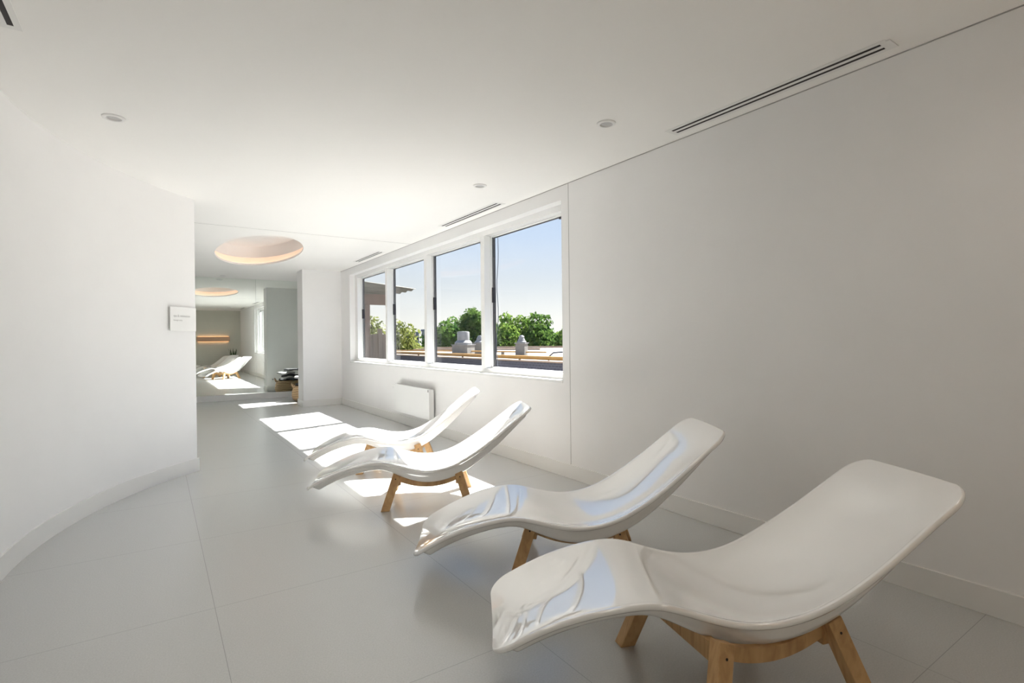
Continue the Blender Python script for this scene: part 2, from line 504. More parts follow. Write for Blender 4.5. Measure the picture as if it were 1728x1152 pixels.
for nm, bx, lb in (('baseboard_right', (XR - T, XR, YN, PY0, 0, HB), 'long white baseboard under the window wall'),
                   ('baseboard_recess', (XR - T, XR, PY1, YF, 0, HB), 'short white baseboard in the recess beside the mirror'),
                   ('baseboard_near', (XL, XR, YN, YN + T, 0, HB), 'white baseboard behind the camera'),
                   ('baseboard_far', (XL, XR, YF - T - .004, YF, 0, HB), 'white baseboard below the mirror'),
                   ('baseboard_corridor', (XL, XL + T, YN, YF, 0, HB), 'white baseboard in the passage')):
    struct(MB().box(*bx).obj(nm, M_TRIM, bevel=0.002), lb, 'baseboard')
m = MB().box(PX - T, XR, PY0 - T, PY0, 0, HB).box(PX - T, PX, PY0, PY1 + T, 0, HB).box(PX, XR, PY1, PY1 + T, 0, HB)
struct(m.obj('baseboard_pillar', M_TRIM), 'white baseboard round the wall stub', 'baseboard')
# joints and shadow gaps
struct(MB().box(XR - .0012, XR, 3.478, 3.483, HB, H).obj('trim_1', M_SEAM), 'hairline vertical joint in the window wall', 'joint')
struct(MB().box(0.33, XR, 6.847, 6.853, H - .0012, H).obj('trim_2', M_SEAM), 'hairline joint across the ceiling', 'joint')
struct(MB().box(XR - .006, XR, YN, PY0, H - .004, H).obj('trim_3', M_SEAM), 'grey shadow gap between window wall and ceiling', 'joint')

# ------------------------------------------------------------------ windows
XI, XG = 3.05, 3.15        # inner face of the frame, glass plane
def window(name, y0, y1, mull, lab, detail=True):
    w = MB().box(XI - .0, XG + .026, y0, y1, Z0, 0.886).box(XI, XG + .026, y0, y1, 2.366, Z1)
    w.box(XI, XG + .026, y0, y0 + .09, .886, 2.366).box(XI, XG + .026, y1 - .14, y1, .886, 2.366)
    fr = w.obj(name, M_PVC, bevel=0.003)
    struct(fr, lab, 'window')
    sl = MB().box(XR - .004, XI + .01, y0, y1, Z0 - .02, Z0 + .002).obj('window_sill', M_PVC, fr)
    edges = [y0 + .09] + [e for mm in mull for e in mm] + [y1 - .14]
    for a, b in mull:
        MB().box(XI - .012, XG + .026, a, b, .886, 2.366).obj('mullion', M_PVC, fr, bevel=0.004)
    for i in range(0, len(edges), 2):
        a, b = edges[i], edges[i + 1]
        # sash rim
        s = MB().box(XG - .03, XG + .015, a, a + .012, .886, 2.366).box(XG - .03, XG + .015, b - .012, b, .886, 2.366)
        s.box(XG - .03, XG + .015, a, b, .886, .9).box(XG - .03, XG + .015, a, b, 2.352, 2.366)
        s.obj('sash', M_PVC, fr)
        pn = MB().box(XG - .004, XG + .004, a + .01, b - .01, .895, 2.358).obj('pane', M_GLASS, fr)
        if detail:
            g = MB().box(XG - .009, XG - .0045, b - .022, b - .012, .9, 2.352).box(XG + .0045, XG + .028, b - .018, b, .9, 2.352).box(XG + .0045, XG + .028, a + .012, b, 2.348, 2.366)
            g.obj('gasket', M_GASKET, fr)
            for zc in (1.62,):
                MB().box(XG - .022, XG - .0045, b - .046, b - .012, zc, zc + .17).obj('hinge', M_GASKET, fr, bevel=.003)
            MB().box(XG - .022, XG - .0045, a + .012, a + .16, 2.322, 2.340).obj('hinge', M_GASKET, fr)
    return fr
window('window_1', W0, W1, [(5.04, 5.12), (6.556, 6.636), (8.03, 8.11)], 'wide white framed window of four panes over the loungers')
window('window_2', N0, N1, [], 'single white framed window in the recess behind the wall stub', False)

# ------------------------------------------------------------------ mirror
YM = 12.347
for a, b, lab in ((XL + .02, 1.757, 'wide left mirror panel on the end wall'), (1.760, XR - .004, 'right mirror panel on the end wall beside the pillar')):
    t = thing('wall_mirror', lab, 'mirror', ((a + b) / 2, YM, 0), 0, 'mirror panels on the end wall')
    w = (b - a) / 2
    MB().box(-w, w, 0, .001, HB + .002, H - .003).obj('mirror_face', M_MIRROR, t)
    MB().box(-w, w, .001, .012, HB + .002, H - .003).obj('backing', M_GLASSEDGE, t)

# ------------------------------------------------------------------ ceiling vents
def vent(lab, y0, y1, cap=False, x=2.812, dx=.0225, sw=.011):
    t = thing('air_vent', lab, 'air vent', (x, (y0 + y1) / 2, H), 0, 'slot vents in the ceiling')
    h = (y1 - y0) / 2
    # flush frame made of bars round the two slots
    f = MB()
    for a, b in ((-.058, -dx - sw), (-dx + sw, dx - sw), (dx + sw, .058)):
        f.box(a, b, -h, h, -.0025, .0)
    f.box(-.058, .058, -h - .03, -h, -.0025, 0).box(-.058, .058, h, h + .03, -.0025, 0)
    f.obj('frame', M_TRIM, t)
    for s in (-1, 1):
        MB().box(s * dx - sw, s * dx + sw, -h, h, -.0008, 0).obj('slot', M_DARK, t)
    if cap:
        MB().box(-.046, .052, -h - .045, -h - .028, -.006, 0).obj('end_cap', M_TRIM, t)
    return t
vent('long slot vent in the ceiling over the nearest lounger', 1.058, 2.246, True)
vent('slot vent in the ceiling above the rightmost window pane', 4.37, 5.577)
vent('short slot vent in the ceiling near the mirror end of the window', 7.68, 8.81)
vent('slot vent at the top left corner of the photo', 1.82, 3.012, x=-.519)

# ------------------------------------------------------------------ downlights
def downlight(x, y, lab, watt=DOWNLIGHT_W, cone=100, soft=.04):
    t = thing('downlight', lab, 'ceiling lamp', (x, y, H), 0, 'round recessed downlights')
    MB().lathe([(.036, -.001), (.040, -.009), (.050, -.010), (.058, -.006), (.060, 0)], seg=32, caps=False).obj('trim_ring', M_TRIM, t, smooth=40)
    MB().lathe([(.001, -.001), (.018, -.0035), (.035, -.002)], seg=32, caps=False).obj('lens', M_LAMP, t, smooth=True)
    if watt:
        ld = bpy.data.lights.new('fill_light', 'SPOT')
        ld.energy = watt; ld.spot_size = math.radians(cone); ld.spot_blend = 1.0; ld.shadow_soft_size = soft
        ld.color = (1.0, .91, .82)
        lo = bpy.data.objects.new('fill_light', ld); COL.objects.link(lo)
        lo.parent = t; lo.location = (0, 0, -.02)
    return t
for x, y, lab in ((2.341, 2.39, 'round downlight in the ceiling between the long slot vent and the camera'),
                  (2.347, 3.949, 'round downlight in the ceiling near the right end of the window'),
                  (-.198, 3.91, 'round downlight over the curved wall on the left'),
                  (1.12, 11.964, 'round downlight close to the top of the mirror')):
    downlight(x, y, lab)
for x, y, lab in ((2.30, .42, 'added unseen fill downlight over the backrest end of the nearest lounger'),
                  (.85, .95, 'added unseen fill downlight straight above the camera side of the nearest lounger'),
                  (-.198, 1.6, 'added unseen fill downlight behind the camera on the left'),
                  (.10, .25, 'added unseen fill downlight just behind the camera')):
    downlight(x, y, lab, 3.2, 160, .2)  # unseen lamps, added as soft fill near the camera

# ------------------------------------------------------------------ radiator
rad = thing('radiator', 'white flat panel radiator on the wall under the window', 'radiator', (XR, 6.72, 0))
RP = 0.0
MB().box(-.105, -.095, -.615, .58, .19, .585).obj('front_panel', M_RAD, rad, bevel=.004)
for y in (-.60, .56):
    MB().box(-.095, -.03, y, y + .015, .195, .575).obj('side_cover', M_RAD, rad, bevel=.002)
m = MB()
for i in range(30):
    y = -.585 + i * 1.145 / 29
    m.box(-.093, -.032, y - .006, y + .006, .205, .565)
m.obj('convector_fins', M_RAD, rad)
m = MB().box(-.095, -.085, -.585, .56, .572, .578).box(-.04, -.03, -.585, .56, .572, .578)
for i in range(24):
    y = -.57 + i * 1.12 / 23
    m.box(-.085, -.04, y - .004, y + .004, .572, .577)
m.obj('top_grille', M_RAD, rad)
for y in (-.45, .40):
    MB().box(-.03, -.001, y, y + .05, .25, .5).obj('bracket', M_RAD, rad)
MB().box(-.1065, -.105, -.605, -.572, .545, .575).obj('emblem', M_SEAM, rad)
v = MB().tube([(-.062, .575, .535), (-.062, .62, .535)], .013, 14).obj('valve', M_CHROME, rad, smooth=40)
MB().tube([(-.062, .62, .535), (-.062, .66, .535), (-.062, .70, .535), (-.062, .715, .535)], [.022, .024, .022, .015], 18).obj('thermostat_head', M_RAD, v, smooth=40)

# ------------------------------------------------------------------ sign on the curved wall
def on_curve(a, off): return (CCX + (CR - off) * math.cos(a), CCY + (CR - off) * math.sin(a))
aL = math.atan2(5.536 - CCY, .085 - CCX); aR = math.atan2(5.752 - CCY, .306 - CCX)
p, q = on_curve(aL, .018), on_curve(aR, .010)
mx_, my_ = (p[0] + q[0]) / 2, (p[1] + q[1]) / 2
rz = math.atan2(q[1] - p[1], q[0] - p[0])
wid = math.hypot(q[0] - p[0], q[1] - p[1])
sign = thing('wall_sign', 'small white rectangular sign with two faint lines at the end of the curved wall', 'sign', (mx_, my_, 1.42), rz)
MB().box(-wid / 2, wid / 2, -.003, .003, -.108, .108).obj('plate', M_PLATE, sign, bevel=.001)
for sx in (-1, 1):
    for sz in (-1, 1):
        MB().tube([(sx * (wid / 2 - .02), .003, sz * .09), (sx * (wid / 2 - .02), .012, sz * .09)], .006, 12).obj('standoff', M_CHROME, sign)
def text(body, size, x, z, parent):
    cu = bpy.data.curves.new('lettering', 'FONT')
    cu.body = body; cu.size = size; cu.extrude = .0003
    tmp = bpy.data.objects.new('lettering', cu)
    COL.objects.link(tmp)
    bpy.context.view_layer.update()
    me = bpy.data.meshes.new_from_object(tmp.evaluated_get(bpy.context.evaluated_depsgraph_get()))
    bpy.data.objects.remove(tmp)
    me.name = 'lettering'
    me.materials.clear(); me.materials.append(M_INK)
    ob = bpy.data.objects.new('lettering', me); COL.objects.link(ob)
    ob.parent = parent; ob.rotation_euler = (math.pi / 2, 0, 0); ob.location = (x, -.0036, z)
    return ob
text('spa & relaxation', .030, -.118, .018, sign)
text('lounge area', .022, -.118, -.018, sign)

# ------------------------------------------------------------------ wall lamp and plant behind the camera (seen in the mirror)
lamp = thing('wall_lamp', 'long peach box lamp on the end wall glowing above and below', 'wall lamp', (1.94, YN, 1.36))
MB().box(-.60, .60, .012, .11, -.10, .10).obj('veneer_box', M_PEACH, lamp, bevel=.004)
MB().box(-.56, .56, 0, .012, -.05, .05).obj('back_plate', M_TRIM, lamp)
MB().box(-.56, .56, .03, .06, .101, .106).obj('led_strip', M_LED, lamp)
MB().box(-.56, .56, .03, .06, -.106, -.101).obj('led_strip', M_LED, lamp)

plant = thing('potted_snake_plant', 'snake plant with upright pointed leaves in the corner behind the camera', 'plant', (2.66, -.03, 0))
MB().lathe([(.10, 0), (.115, .02), (.15, .36), (.15, .38), (.135, .38), (.13, .35)], seg=32).obj('pot', M_POT, plant, smooth=35)
MB().lathe([(.001, .352), (.129, .35)], seg=24, caps=False).obj('soil', M_SOIL, plant)
random.seed(4)
for i in range(11):
    a = i * 2.4 + random.uniform(-.3, .3); r0 = random.uniform(.01, .07); ln = random.uniform(.42, .66); lean = random.uniform(.05, .28)
    bx, by = r0 * math.cos(a), r0 * math.sin(a)
    vs = []; K = 8
    ta = a + math.pi / 2 + random.uniform(-.5, .5)
    for k in range(K + 1):
        t = k / K
        wdt = .030 * (1 - t ** 2.6) * (0.65 + 0.7 * t * (1 - t) * 2) + .001
        cx, cy, cz = bx + math.cos(a) * lean * t * ln, by + math.sin(a) * lean * t * ln, .35 + t * ln
        for s, dpt in ((-1, 0), (0, -.007), (1, 0), (0, .003)):
            vs.append((cx + math.cos(ta) * s * wdt + math.cos(a) * dpt, cy + math.sin(ta) * s * wdt + math.sin(a) * dpt, cz))
    fs = [(k * 4 + j, k * 4 + (j + 1) % 4, k * 4 + 4 + (j + 1) % 4, k * 4 + 4 + j) for k in range(K) for j in range(4)]
    MB().add(vs, fs).obj('leaf', M_SNAKE, plant, smooth=True)

# ------------------------------------------------------------------ towel basket in the recess
bk = thing('towel_basket', 'round wicker basket of towels behind the wall stub beside the mirror', 'basket', (2.57, 11.42, 0))
MB().lathe([(.22, 0), (.27, .02), (.295, .10), (.285, .20), (.26, .28), (.265, .30), (.25, .30), (.245, .26), (.265, .12), (.24, .03), (.001, .03)], seg=40, caps=True).obj('wicker_body', M_WICKER, bk, smooth=50)
for s in (-1, 1):
    MB().tube([(s * .262, -.07, .27), (s * .285, -.06, .33), (s * .30, 0, .36), (s * .285, .06, .33), (s * .262, .07, .27)], .012, 8).obj('handle', M_WICKER, bk, smooth=True)
def towel(lab, dx, dy, z, rz, m, ln=.42, wd=.24, th=.085, sg=.03):
    t = MB(); K = 24; vs = []
    nx = 18
    rnd = random.Random(int(z * 1000) + int(dx * 100))
    prof = []
    for k in range(K):
        a = 2 * math.pi * k / K
        c, s = math.cos(a), math.sin(a)
        prof.append((wd / 2 * math.copysign(abs(c) ** .6, c), th / 2 * math.copysign(abs(s) ** .8, s)))
    ph = rnd.uniform(0, 6)
    for i in range(nx + 1):
        u = i / nx - .5
        e = 1 - .35 * (abs(u) * 2) ** 6
        sag = -sg * (2 * u) ** 2 + .008 * math.sin(9 * u + ph)
        for k, (y, zz) in enumerate(prof):
            wr = 1 + .05 * math.sin(5 * u * 3 + k * 1.3 + ph)
            vs.append((u * ln, y * e * wr, zz * e * wr + sag))
    fs = [(i * K + k, i * K + (k + 1) % K, (i + 1) * K + (k + 1) % K, (i + 1) * K + k) for i in range(nx) for k in range(K)]
    fs += [tuple(range(K - 1, -1, -1)), tuple(nx * K + k for k in range(K))]
    o = t.add(vs, fs).obj('folded_towel', m, smooth=True)
    o.location = (2.57 + dx, 11.42 + dy, z); o.rotation_euler = (0, 0, rz)
    return tag(o, lab, 'towel', 'towels in the basket')
towel('dark grey towel lying lowest in the wicker basket', 0, .02, .335, .3, M_TOWEL_D, .40, .30, .06, .005)
towel('dark towel on the window side of the basket above the lowest one', .07, -.05, .415, .45, M_TOWEL_D, .40, .24, .06, .01)
towel('pale towel lying across the wicker basket', -.05, -.02, .490, -.25, M_TOWEL_L, .38, .22, .055, .01)
towel('dark towel on top of the pile in the wicker basket', .06, .04, .560, .5, M_TOWEL_D, .32, .18, .05, .012)

sk_ = thing('wall_socket', 'white socket plate low on the back of the wall stub', 'socket', (2.36, PY1, .27))
MB().box(-.04, .04, 0, .010, -.06, .06).obj('plate', M_RAD, sk_, bevel=.003)
MB().tube([(0, .010, .02), (0, .0105, .02)], .02, 20).obj('outlet', M_SEAM, sk_)

# ------------------------------------------------------------------ loungers
SL, SRF, SRH = 1.5912, 0.0684, 0.0777
SZ = [0.175, 0.2437, 0.2969, 0.3315, 0.3428, 0.3122, 0.2844, 0.2899, 0.3327, 0.4092, 0.503, 0.607, 0.7074]
SW = [0.2492, 0.2639, 0.2816, 0.2856, 0.2902, 0.2946, 0.2949, 0.2798, 0.2683]
EX = [0.0014, -0.0262, 0.0143, 0.0081]
def spline(y):
    n = len(y); h = 1 / (n - 1)
    # natural cubic spline, second derivatives by the Thomas algorithm
    a = [0] * n; b = [1] * n; c = [0] * n; d = [0] * n
    for i in range(1, n - 1):
        a[i] = h / 6; b[i] = 2 * h / 3; c[i] = h / 6; d[i] = (y[i + 1] - 2 * y[i] + y[i - 1]) / h
    for i in range(1, n):
        w = a[i] / b[i - 1]; b[i] -= w * c[i - 1]; d[i] -= w * d[i - 1]
    mm = [0] * n
    mm[-1] = d[-1] / b[-1]
    for i in range(n - 2, -1, -1): mm[i] = (d[i] - c[i] * mm[i + 1]) / b[i]
    def f(x):
        i = min(max(int(x / h), 0), n - 2); t = x - i * h; q = h - t
        return mm[i] * q ** 3 / (6 * h) + mm[i + 1] * t ** 3 / (6 * h) + (y[i] / h - mm[i] * h / 6) * q + (y[i + 1] / h - mm[i + 1] * h / 6) * t
    return f
zf, wf = spline(SZ), spline(SW)
def sst(x):
    x = min(max(x, 0), 1); return x * x * (3 - 2 * x)
DISH = spline([.014, .022, .021, .015, .038, .047, .041, .030, .018])
BELLY = spline([.058, .062, .063, .072, .098, .098, .082, .060, .032])
def shell_mesh():
    NU, NV = 140, 72
    us = [(1 - math.cos(math.pi * i / NU)) / 2 for i in range(NU + 1)]
    qs = [math.sin(math.pi / 2 * (-1 + 2 * j / NV)) for j in range(NV + 1)]
    sacc = [0.0]
    for i in range(1, NU + 1):
        sacc.append(sacc[-1] + math.hypot((us[i] - us[i - 1]) * SL, zf(us[i]) - zf(us[i - 1])))
    ST = sacc[-1]
    def rd(d, r):
        q = min(max(d, 0), r); return r - math.sqrt(max(r * r - (r - q) ** 2, 0))
    top, bot, edge2d = [], [], []
    TH = .021
    for i, u in enumerate(us):
        l = u * SL
        w = max(wf(u) - rd(l, SRF) - rd(SL - l, SRH), .02)
        dz = (zf(min(u + .002, 1)) - zf(max(u - .002, 0))) / ((min(u + .002, 1) - max(u - .002, 0)) * SL)
        nl = math.hypot(dz, 1); nx, nz = -dz / nl, 1 / nl
        se = min(sacc[i], ST - sacc[i])
        rt, rb = [], []
        for q in qs:
            v = q * w
            bow = 1 - (v / .27) ** 2
            kh = min(max((u - .75) / .25, 0), 1) ** 2; kf = min(max((.25 - u) / .25, 0), 1) ** 2
            px = l + (EX[2] * kh + EX[3] * kf) * bow
            pz = zf(u) + (EX[0] * kh + EX[1] * kf) * bow
            d = w - abs(v)
            k = min(max((d - .005) / (w - .005), 0), 1)
            ft = (1 - (1 - k) ** 2.2) * sst(k / .05) * sst((se - .006) / .26)
            dt = DISH(u) * ft
            fb = sst((d - .024) / .034) * sst((se - .03) / .04)
            db = TH + (BELLY(u) - TH) * fb
            rt.append((px - nx * dt, v, pz - nz * dt))
            rb.append((px - nx * db, v, pz - nz * db))
        top.append(rt); bot.append(rb)
    vs = []; fs = []
    W = NV + 1
    for r in top: vs += r
    nb = len(vs)
    for r in bot: vs += r
    for i in range(NU):
        for j in range(NV):
            a = i * W + j
            fs.append((a, a + 1, a + W + 1, a + W))
            fs.append((nb + a, nb + a + W, nb + a + W + 1, nb + a + 1))
    per = [j for j in range(W)] + [i * W + NV for i in range(1, NU + 1)] + [NU * W + j for j in range(NV - 1, -1, -1)] + [i * W for i in range(NU - 1, 0, -1)]
    n = len(per)
    mids = []
    for frac in (.25, .5, .75):
        k0 = len(vs)
        for k in range(n):
            a, b = Vector(vs[per[k]]), Vector(vs[nb + per[k]])
            p, q = Vector(vs[per[k - 3]]), Vector(vs[per[(k + 3) % n]])
            t = q - p; nn = (b - a).cross(t)
            if nn.length > 1e-9: nn.normalize()
            c = Vector((SL / 2, 0, .35))
            # outward = away from the middle line of the shell
            if nn.dot(Vector((a.x - min(max(a.x, .2), SL - .2), a.y, 0))) < 0: nn = -nn
            vs.append(tuple(a.lerp(b, frac) + nn * .006 * math.sin(math.pi * frac)))
        mids.append(k0)
    loops = [per] + [[k0 + k for k in range(n)] for k0 in mids] + [[nb + p for p in per]]
    for A, B in zip(loops, loops[1:]):
        for k in range(n):
            fs.append((A[k], A[(k + 1) % n], B[(k + 1) % n], B[k]))
    return MB().add(vs, fs)

UB, VB, UT, VT, ZT = .298, .266, .22, .205, .24
def leg_mesh(su, sv):
    Bp = Vector((su * UB, sv * VB, 0)); Tp = Vector((su * UT, sv * VT, ZT))
    ax = (Tp - Bp).normalized()
    ev = Vector((0, 1, 0)); ev = (ev - ax * ev.dot(ax)).normalized(); eu = ev.cross(ax)
    hu, hv = .0285, .024
    bot, top = [], []
    for a, b in ((-1, -1), (1, -1), (1, 1), (-1, 1)):
        off = eu * a * hu + ev * b * hv
        p = Bp + off; bot.append(p - ax * (p.z / ax.z))
        top.append(Tp + off + ax * .01)
    return MB().hexa(bot, top), Bp, Tp, ax, eu, ev, hu, hv
def build_lounger(label):
    t = thing('lounge_chair', label, 'lounge chair', (0, 0, 0), 0, 'white shell loungers in a row')
    sh = shell_mesh().obj('seat_shell', M_SHELL, t, smooth=True)
    for su in (-1, 1):
        for sv in (-1, 1):
            m, Bp, Tp, ax, eu, ev, hu, hv = leg_mesh(su, sv)
            lg = m.obj('leg', M_WOOD, t, bevel=.0025)
            c = Tp - ax * .035 + ev * sv * hv
            MB().tube([c - ev * sv * .002, c + ev * sv * .0008], .0045, 14).obj('screw', M_SCREW, lg)
    for sv in (-1, 1):
        # side rail sagging along the belly of the shell
        m = MB(); K = 20; vs = []
        for i in range(K + 1):
            a = -1 + 2 * i / K
            x = a * (UT + .0); y = sv * (VT - .028); zc = .163 + .05 * a * a
            hh = .024
            vs += [(x, y - .013, zc - hh), (x, y + .013, zc - hh), (x, y + .013, zc + hh), (x, y - .013, zc + hh)]
        fs = [(i * 4 + j, i * 4 + (j + 1) % 4, i * 4 + 4 + (j + 1) % 4, i * 4 + 4 + j) for i in range(K) for j in range(4)] + [(3, 2, 1, 0), (K * 4, K * 4 + 1, K * 4 + 2, K * 4 + 3)]
        m.add(vs, fs).obj('side_rail', M_WOOD, t, smooth=30)
    for su in (-1, 1):
        x = su * (UT - .008)
        MB().box(x - .0135, x + .0135, -VT + .012, VT - .012, .155, .222).obj('cross_beam', M_WOOD, t, bevel=.002)
    return t, sh
def pose_shell(root, sh, fpose, spose):
    fx, fy, fa = fpose; X, Y, th, ro, pi = spose
    root.location = (fx, fy, 0); root.rotation_euler = (0, 0, fa)
    pv = Vector((SL / 2, 0, .316))
    Mw = Matrix.Translation((X, Y, 0)) @ Matrix.Rotation(th, 4, 'Z') @ Matrix.Translation(pv) @ Matrix.Rotation(-pi, 4, 'Y') @ Matrix.Rotation(ro, 4, 'X') @ Matrix.Translation(-pv)
    Mr = Matrix.Translation((fx, fy, 0)) @ Matrix.Rotation(fa, 4, 'Z')
    sh.matrix_basis = Mr.inverted() @ Mw
D2 = math.radians
POSES = [((1.725, 1.133, D2(-16.551)), (1.0051, 1.6416, -0.5375, -0.0105, -0.033), 'white glossy lounger nearest the camera with its headrest at the dark end of the wall'),
         ((1.912, 2.226, D2(-41.561)), (1.1474, 2.6342, -0.5491, 0.0126, 0.0257), 'white glossy lounger second from the camera, wholly in shade, partly hidden by the nearest one'),
         ((1.716, 3.687, D2(-27.774)), (0.943, 4.0559, -0.436, -0.0019, -0.0151), 'white lounger third from the camera, seat and backrest in sun, foot end in shade'),
         ((1.903, 4.786, D2(-32.767)), (1.1573, 5.1517, -0.4332, -0.0039, 0.0225), 'farthest white lounger in full sun before the radiator')]
chair0, shell0 = build_lounger(POSES[0][2])
for i, (fp, sp, lab) in enumerate(POSES):
    if i == 0: r, sh = chair0, shell0
    else:
        r = copy_thing(chair0, lab)
        sh = [c for c in r.children if c.name.startswith('seat_shell')][0]
    pose_shell(r, sh, fp, sp)

# ------------------------------------------------------------------ outdoors
o = MB().box(3.3, 400, -250, 400, -8.2, -8).obj('ground', M_GROUND); struct(o, 'ground far below beyond the window', 'ground')
# flat roof next door
rf = thing('neighbouring_roof', 'pale flat roof next door beyond the brick parapet', 'roof', (7, 0, 0))
a, b = Vector((15.14, 38.67)), Vector((24.05, 29.18))
d = (b - a).normalized()
e0, e1 = a - d * 30, b + d * 45
pts = [(.22, -20), (e1.x - 7, e1.y), (e0.x - 7, e0.y), (.22, 60)]
MB().prism(pts, -7.9, .60).obj('roof_deck', M_ROOF, rf)
nrm = Vector((d.y, -d.x)); 
if nrm.dot(Vector((1, 1))) > 0: nrm = -nrm
q = [(e1.x - 7, e1.y), (e0.x - 7, e0.y), (e0.x - 7 + nrm.x * .3, e0.y + nrm.y * .3), (e1.x - 7 + nrm.x * .3, e1.y + nrm.y * .3)]
MB().prism(q, .60, .72).obj('coping', M_COPING, rf)
# a low step across the roof
MB().prism([(6.2, 30.5), (11.5, 24.5), (11.7, 24.7), (6.4, 30.7)], .60, .70).obj('roof_curb', M_COPING, rf)
pw = thing('brick_parapet', 'dark brick parapet of the next roof under the yellow pipe', 'wall', (7, 0, 0))
MB().box(0, .22, -20, 60, -7.9, .70).obj('brickwork', M_BRICK, pw)
MB().box(-.03, .25, -20, 60, .70, .725).obj('capping', M_COPING, pw)
gp = thing('gas_pipe', 'yellow gas pipe running along the brick parapet', 'pipe', (7.1, 0, 0))
MB().tube([(0, y, .79) for y in (-15, 8, 9, 20, 40, 58)], .045, 14).obj('pipe', M_PIPE, gp, smooth=True)
for y in (7.9, 10.2, 13, 16, 20):
    MB().box(-.02, .02, y - .02, y + .02, .725, .76).obj('bracket', M_GALVBOX, gp)
c = MB().tube([(7.32, 8.0, .95), (7.34, 8.6, .94), (7.4, 9.3, .90), (7.42, 9.5, .80), (7.42, 9.5, .70)], .018, 8).obj('roof_cable', M_CABLE, smooth=True)
tag(c, 'dark cable lying behind the yellow pipe at the right edge of the window', 'cable')
# second thin pipe farther back on the roof
c = MB().tube([(9.6, 24.5, .74), (10.8, 20.5, .74), (11.3, 17.4, .74), (11.6, 15, .74)], .03, 8).obj('roof_pipe', M_PIPE, smooth=True)
tag(c, 'thin tan pipe crossing the pale roof in front of the roof vents', 'pipe')
for p_ in ((10.8, 20.5), (11.3, 17.4)):
    MB().box(p_[0] - .05, p_[0] + .05, p_[1] - .05, p_[1] + .05, .6, .72).obj('block', M_GALVBOX, c)

def stack(name, lab, x, y, base, parts, group=None):
    t = thing(name, lab, 'roof vent', (x, y, .6), math.radians(34), 'metal vents on the pale roof')
    bw, bh = base
    MB().box(-bw, bw, -bw, bw, 0, bh).obj('base_box', M_GALVBOX, t, bevel=.01)
    MB().box(-bw - .03, bw + .03, -bw - .03, bw + .03, bh, bh + .03).obj('flashing', M_GALV, t)
    for nm, prof in parts:
        MB().lathe(prof, seg=28).obj(nm, M_GALV, t, smooth=35)
    return t
stack('roof_vent', 'fat metal roof vent with a wide cylinder on a flared skirt', 10.75, 19.6, (.36, .40),
      [('skirt', [(.36, .43), (.37, .50), (.30, .58), (.27, .60)]), ('cylinder', [(.26, .60), (.26, .93), (.24, .97), (.10, .98)])])
stack('roof_vent', 'smaller capped metal vent just right of the fat one', 11.75, 19.9, (.26, .45),
      [('skirt', [(.24, .48), (.25, .52), (.15, .62)]), ('cap', [(.15, .62), (.17, .64), (.12, .74), (.09, .80), (.03, .81)])])
stack('roof_vent', 'slim square metal vent with a stepped cap in the rightmost pane', 11.37, 16.2, (.185, .46),
      [('skirt', [(.17, .49), (.18, .53), (.13, .58)]), ('cap', [(.12, .58), (.14, .60), (.10, .66), (.10, .70), (.11, .71), (.07, .76), (.03, .77)])])

# hanging cable outside the glass
pts = [(3.35 + .006 * math.sin(k * 1.1), 5.225 + .010 * math.sin(k * .9) + .003 * k, 2.9 - k * .11) for k in range(20)]
c = MB().tube(pts, .004, 8).obj('hanging_cable', M_CABLE, smooth=True)
MB().box(3.184, 3.36, 5.20, 5.25, 2.89, 2.93).obj('clamp', M_CABLE, c)
tag(c, 'thin dark cable hanging outside the rightmost pane', 'cable')

# corrugated lean-to at the far left of the view
cn = thing('corrugated_canopy', 'weathered corrugated canopy outside the leftmost panes', 'canopy', (3.3, 12, 0))
m = MB(); NXc, NYc = 2, 150
x0, x1, ya, yb = -0.115, 1.98, 0.0, 7.6
vs = []
for s in (0, 1):
    for i in range(NXc):
        for j in range(NYc + 1):
            y = ya + (yb - ya) * j / NYc
            x = x0 if i == 0 else x1
            zz = (2.66 if i == 0 else 2.47) + .022 * math.sin(y * 2 * math.pi / .38) - s * .006 - y * .012
            vs.append((x, y, zz))
W = NYc + 1
fs = []
for j in range(NYc):
    fs += [(j, j + 1, W + j + 1, W + j), (2 * W + j, 3 * W + j, 3 * W + j + 1, 2 * W + j + 1), (j, 2 * W + j, 2 * W + j + 1, j + 1), (W + j, W + j + 1, 3 * W + j + 1, 3 * W + j)]
fs += [(0, W, 3 * W, 2 * W), (NYc, 2 * W + NYc, 3 * W + NYc, W + NYc)]
m.add(vs, fs).obj('corrugated_sheet', M_CANOPY, cn, smooth=True)
MB().box(-.114, 1.9, 1.3, 1.42, 2.15, 2.42).obj('beam', M_BEAM, cn)
MB().box(1.19, 1.31, 1.42, 1.54, -7.9, 2.3).obj('post', M_BEAM, cn)
fc = thing('board_fence', 'grey brown board fence under the corrugated canopy', 'fence', (3.3, 14, 0))
for k in range(14):
    x = .02 + k * .142
    MB().box(x, x + .136, 0, .025, -1.0, 1.40 + .01 * math.sin(k * 2.3)).obj('board', M_FENCE, fc)
MB().box(.02, 2.0, .025, .07, .2, .3).box(.02, 2.0, .025, .07, 1.1, 1.2).obj('rail', M_BEAM, fc)
MB().box(1.72, 1.83, -.06, .05, -7.9, 1.55).obj('post', M_FENCE, fc)

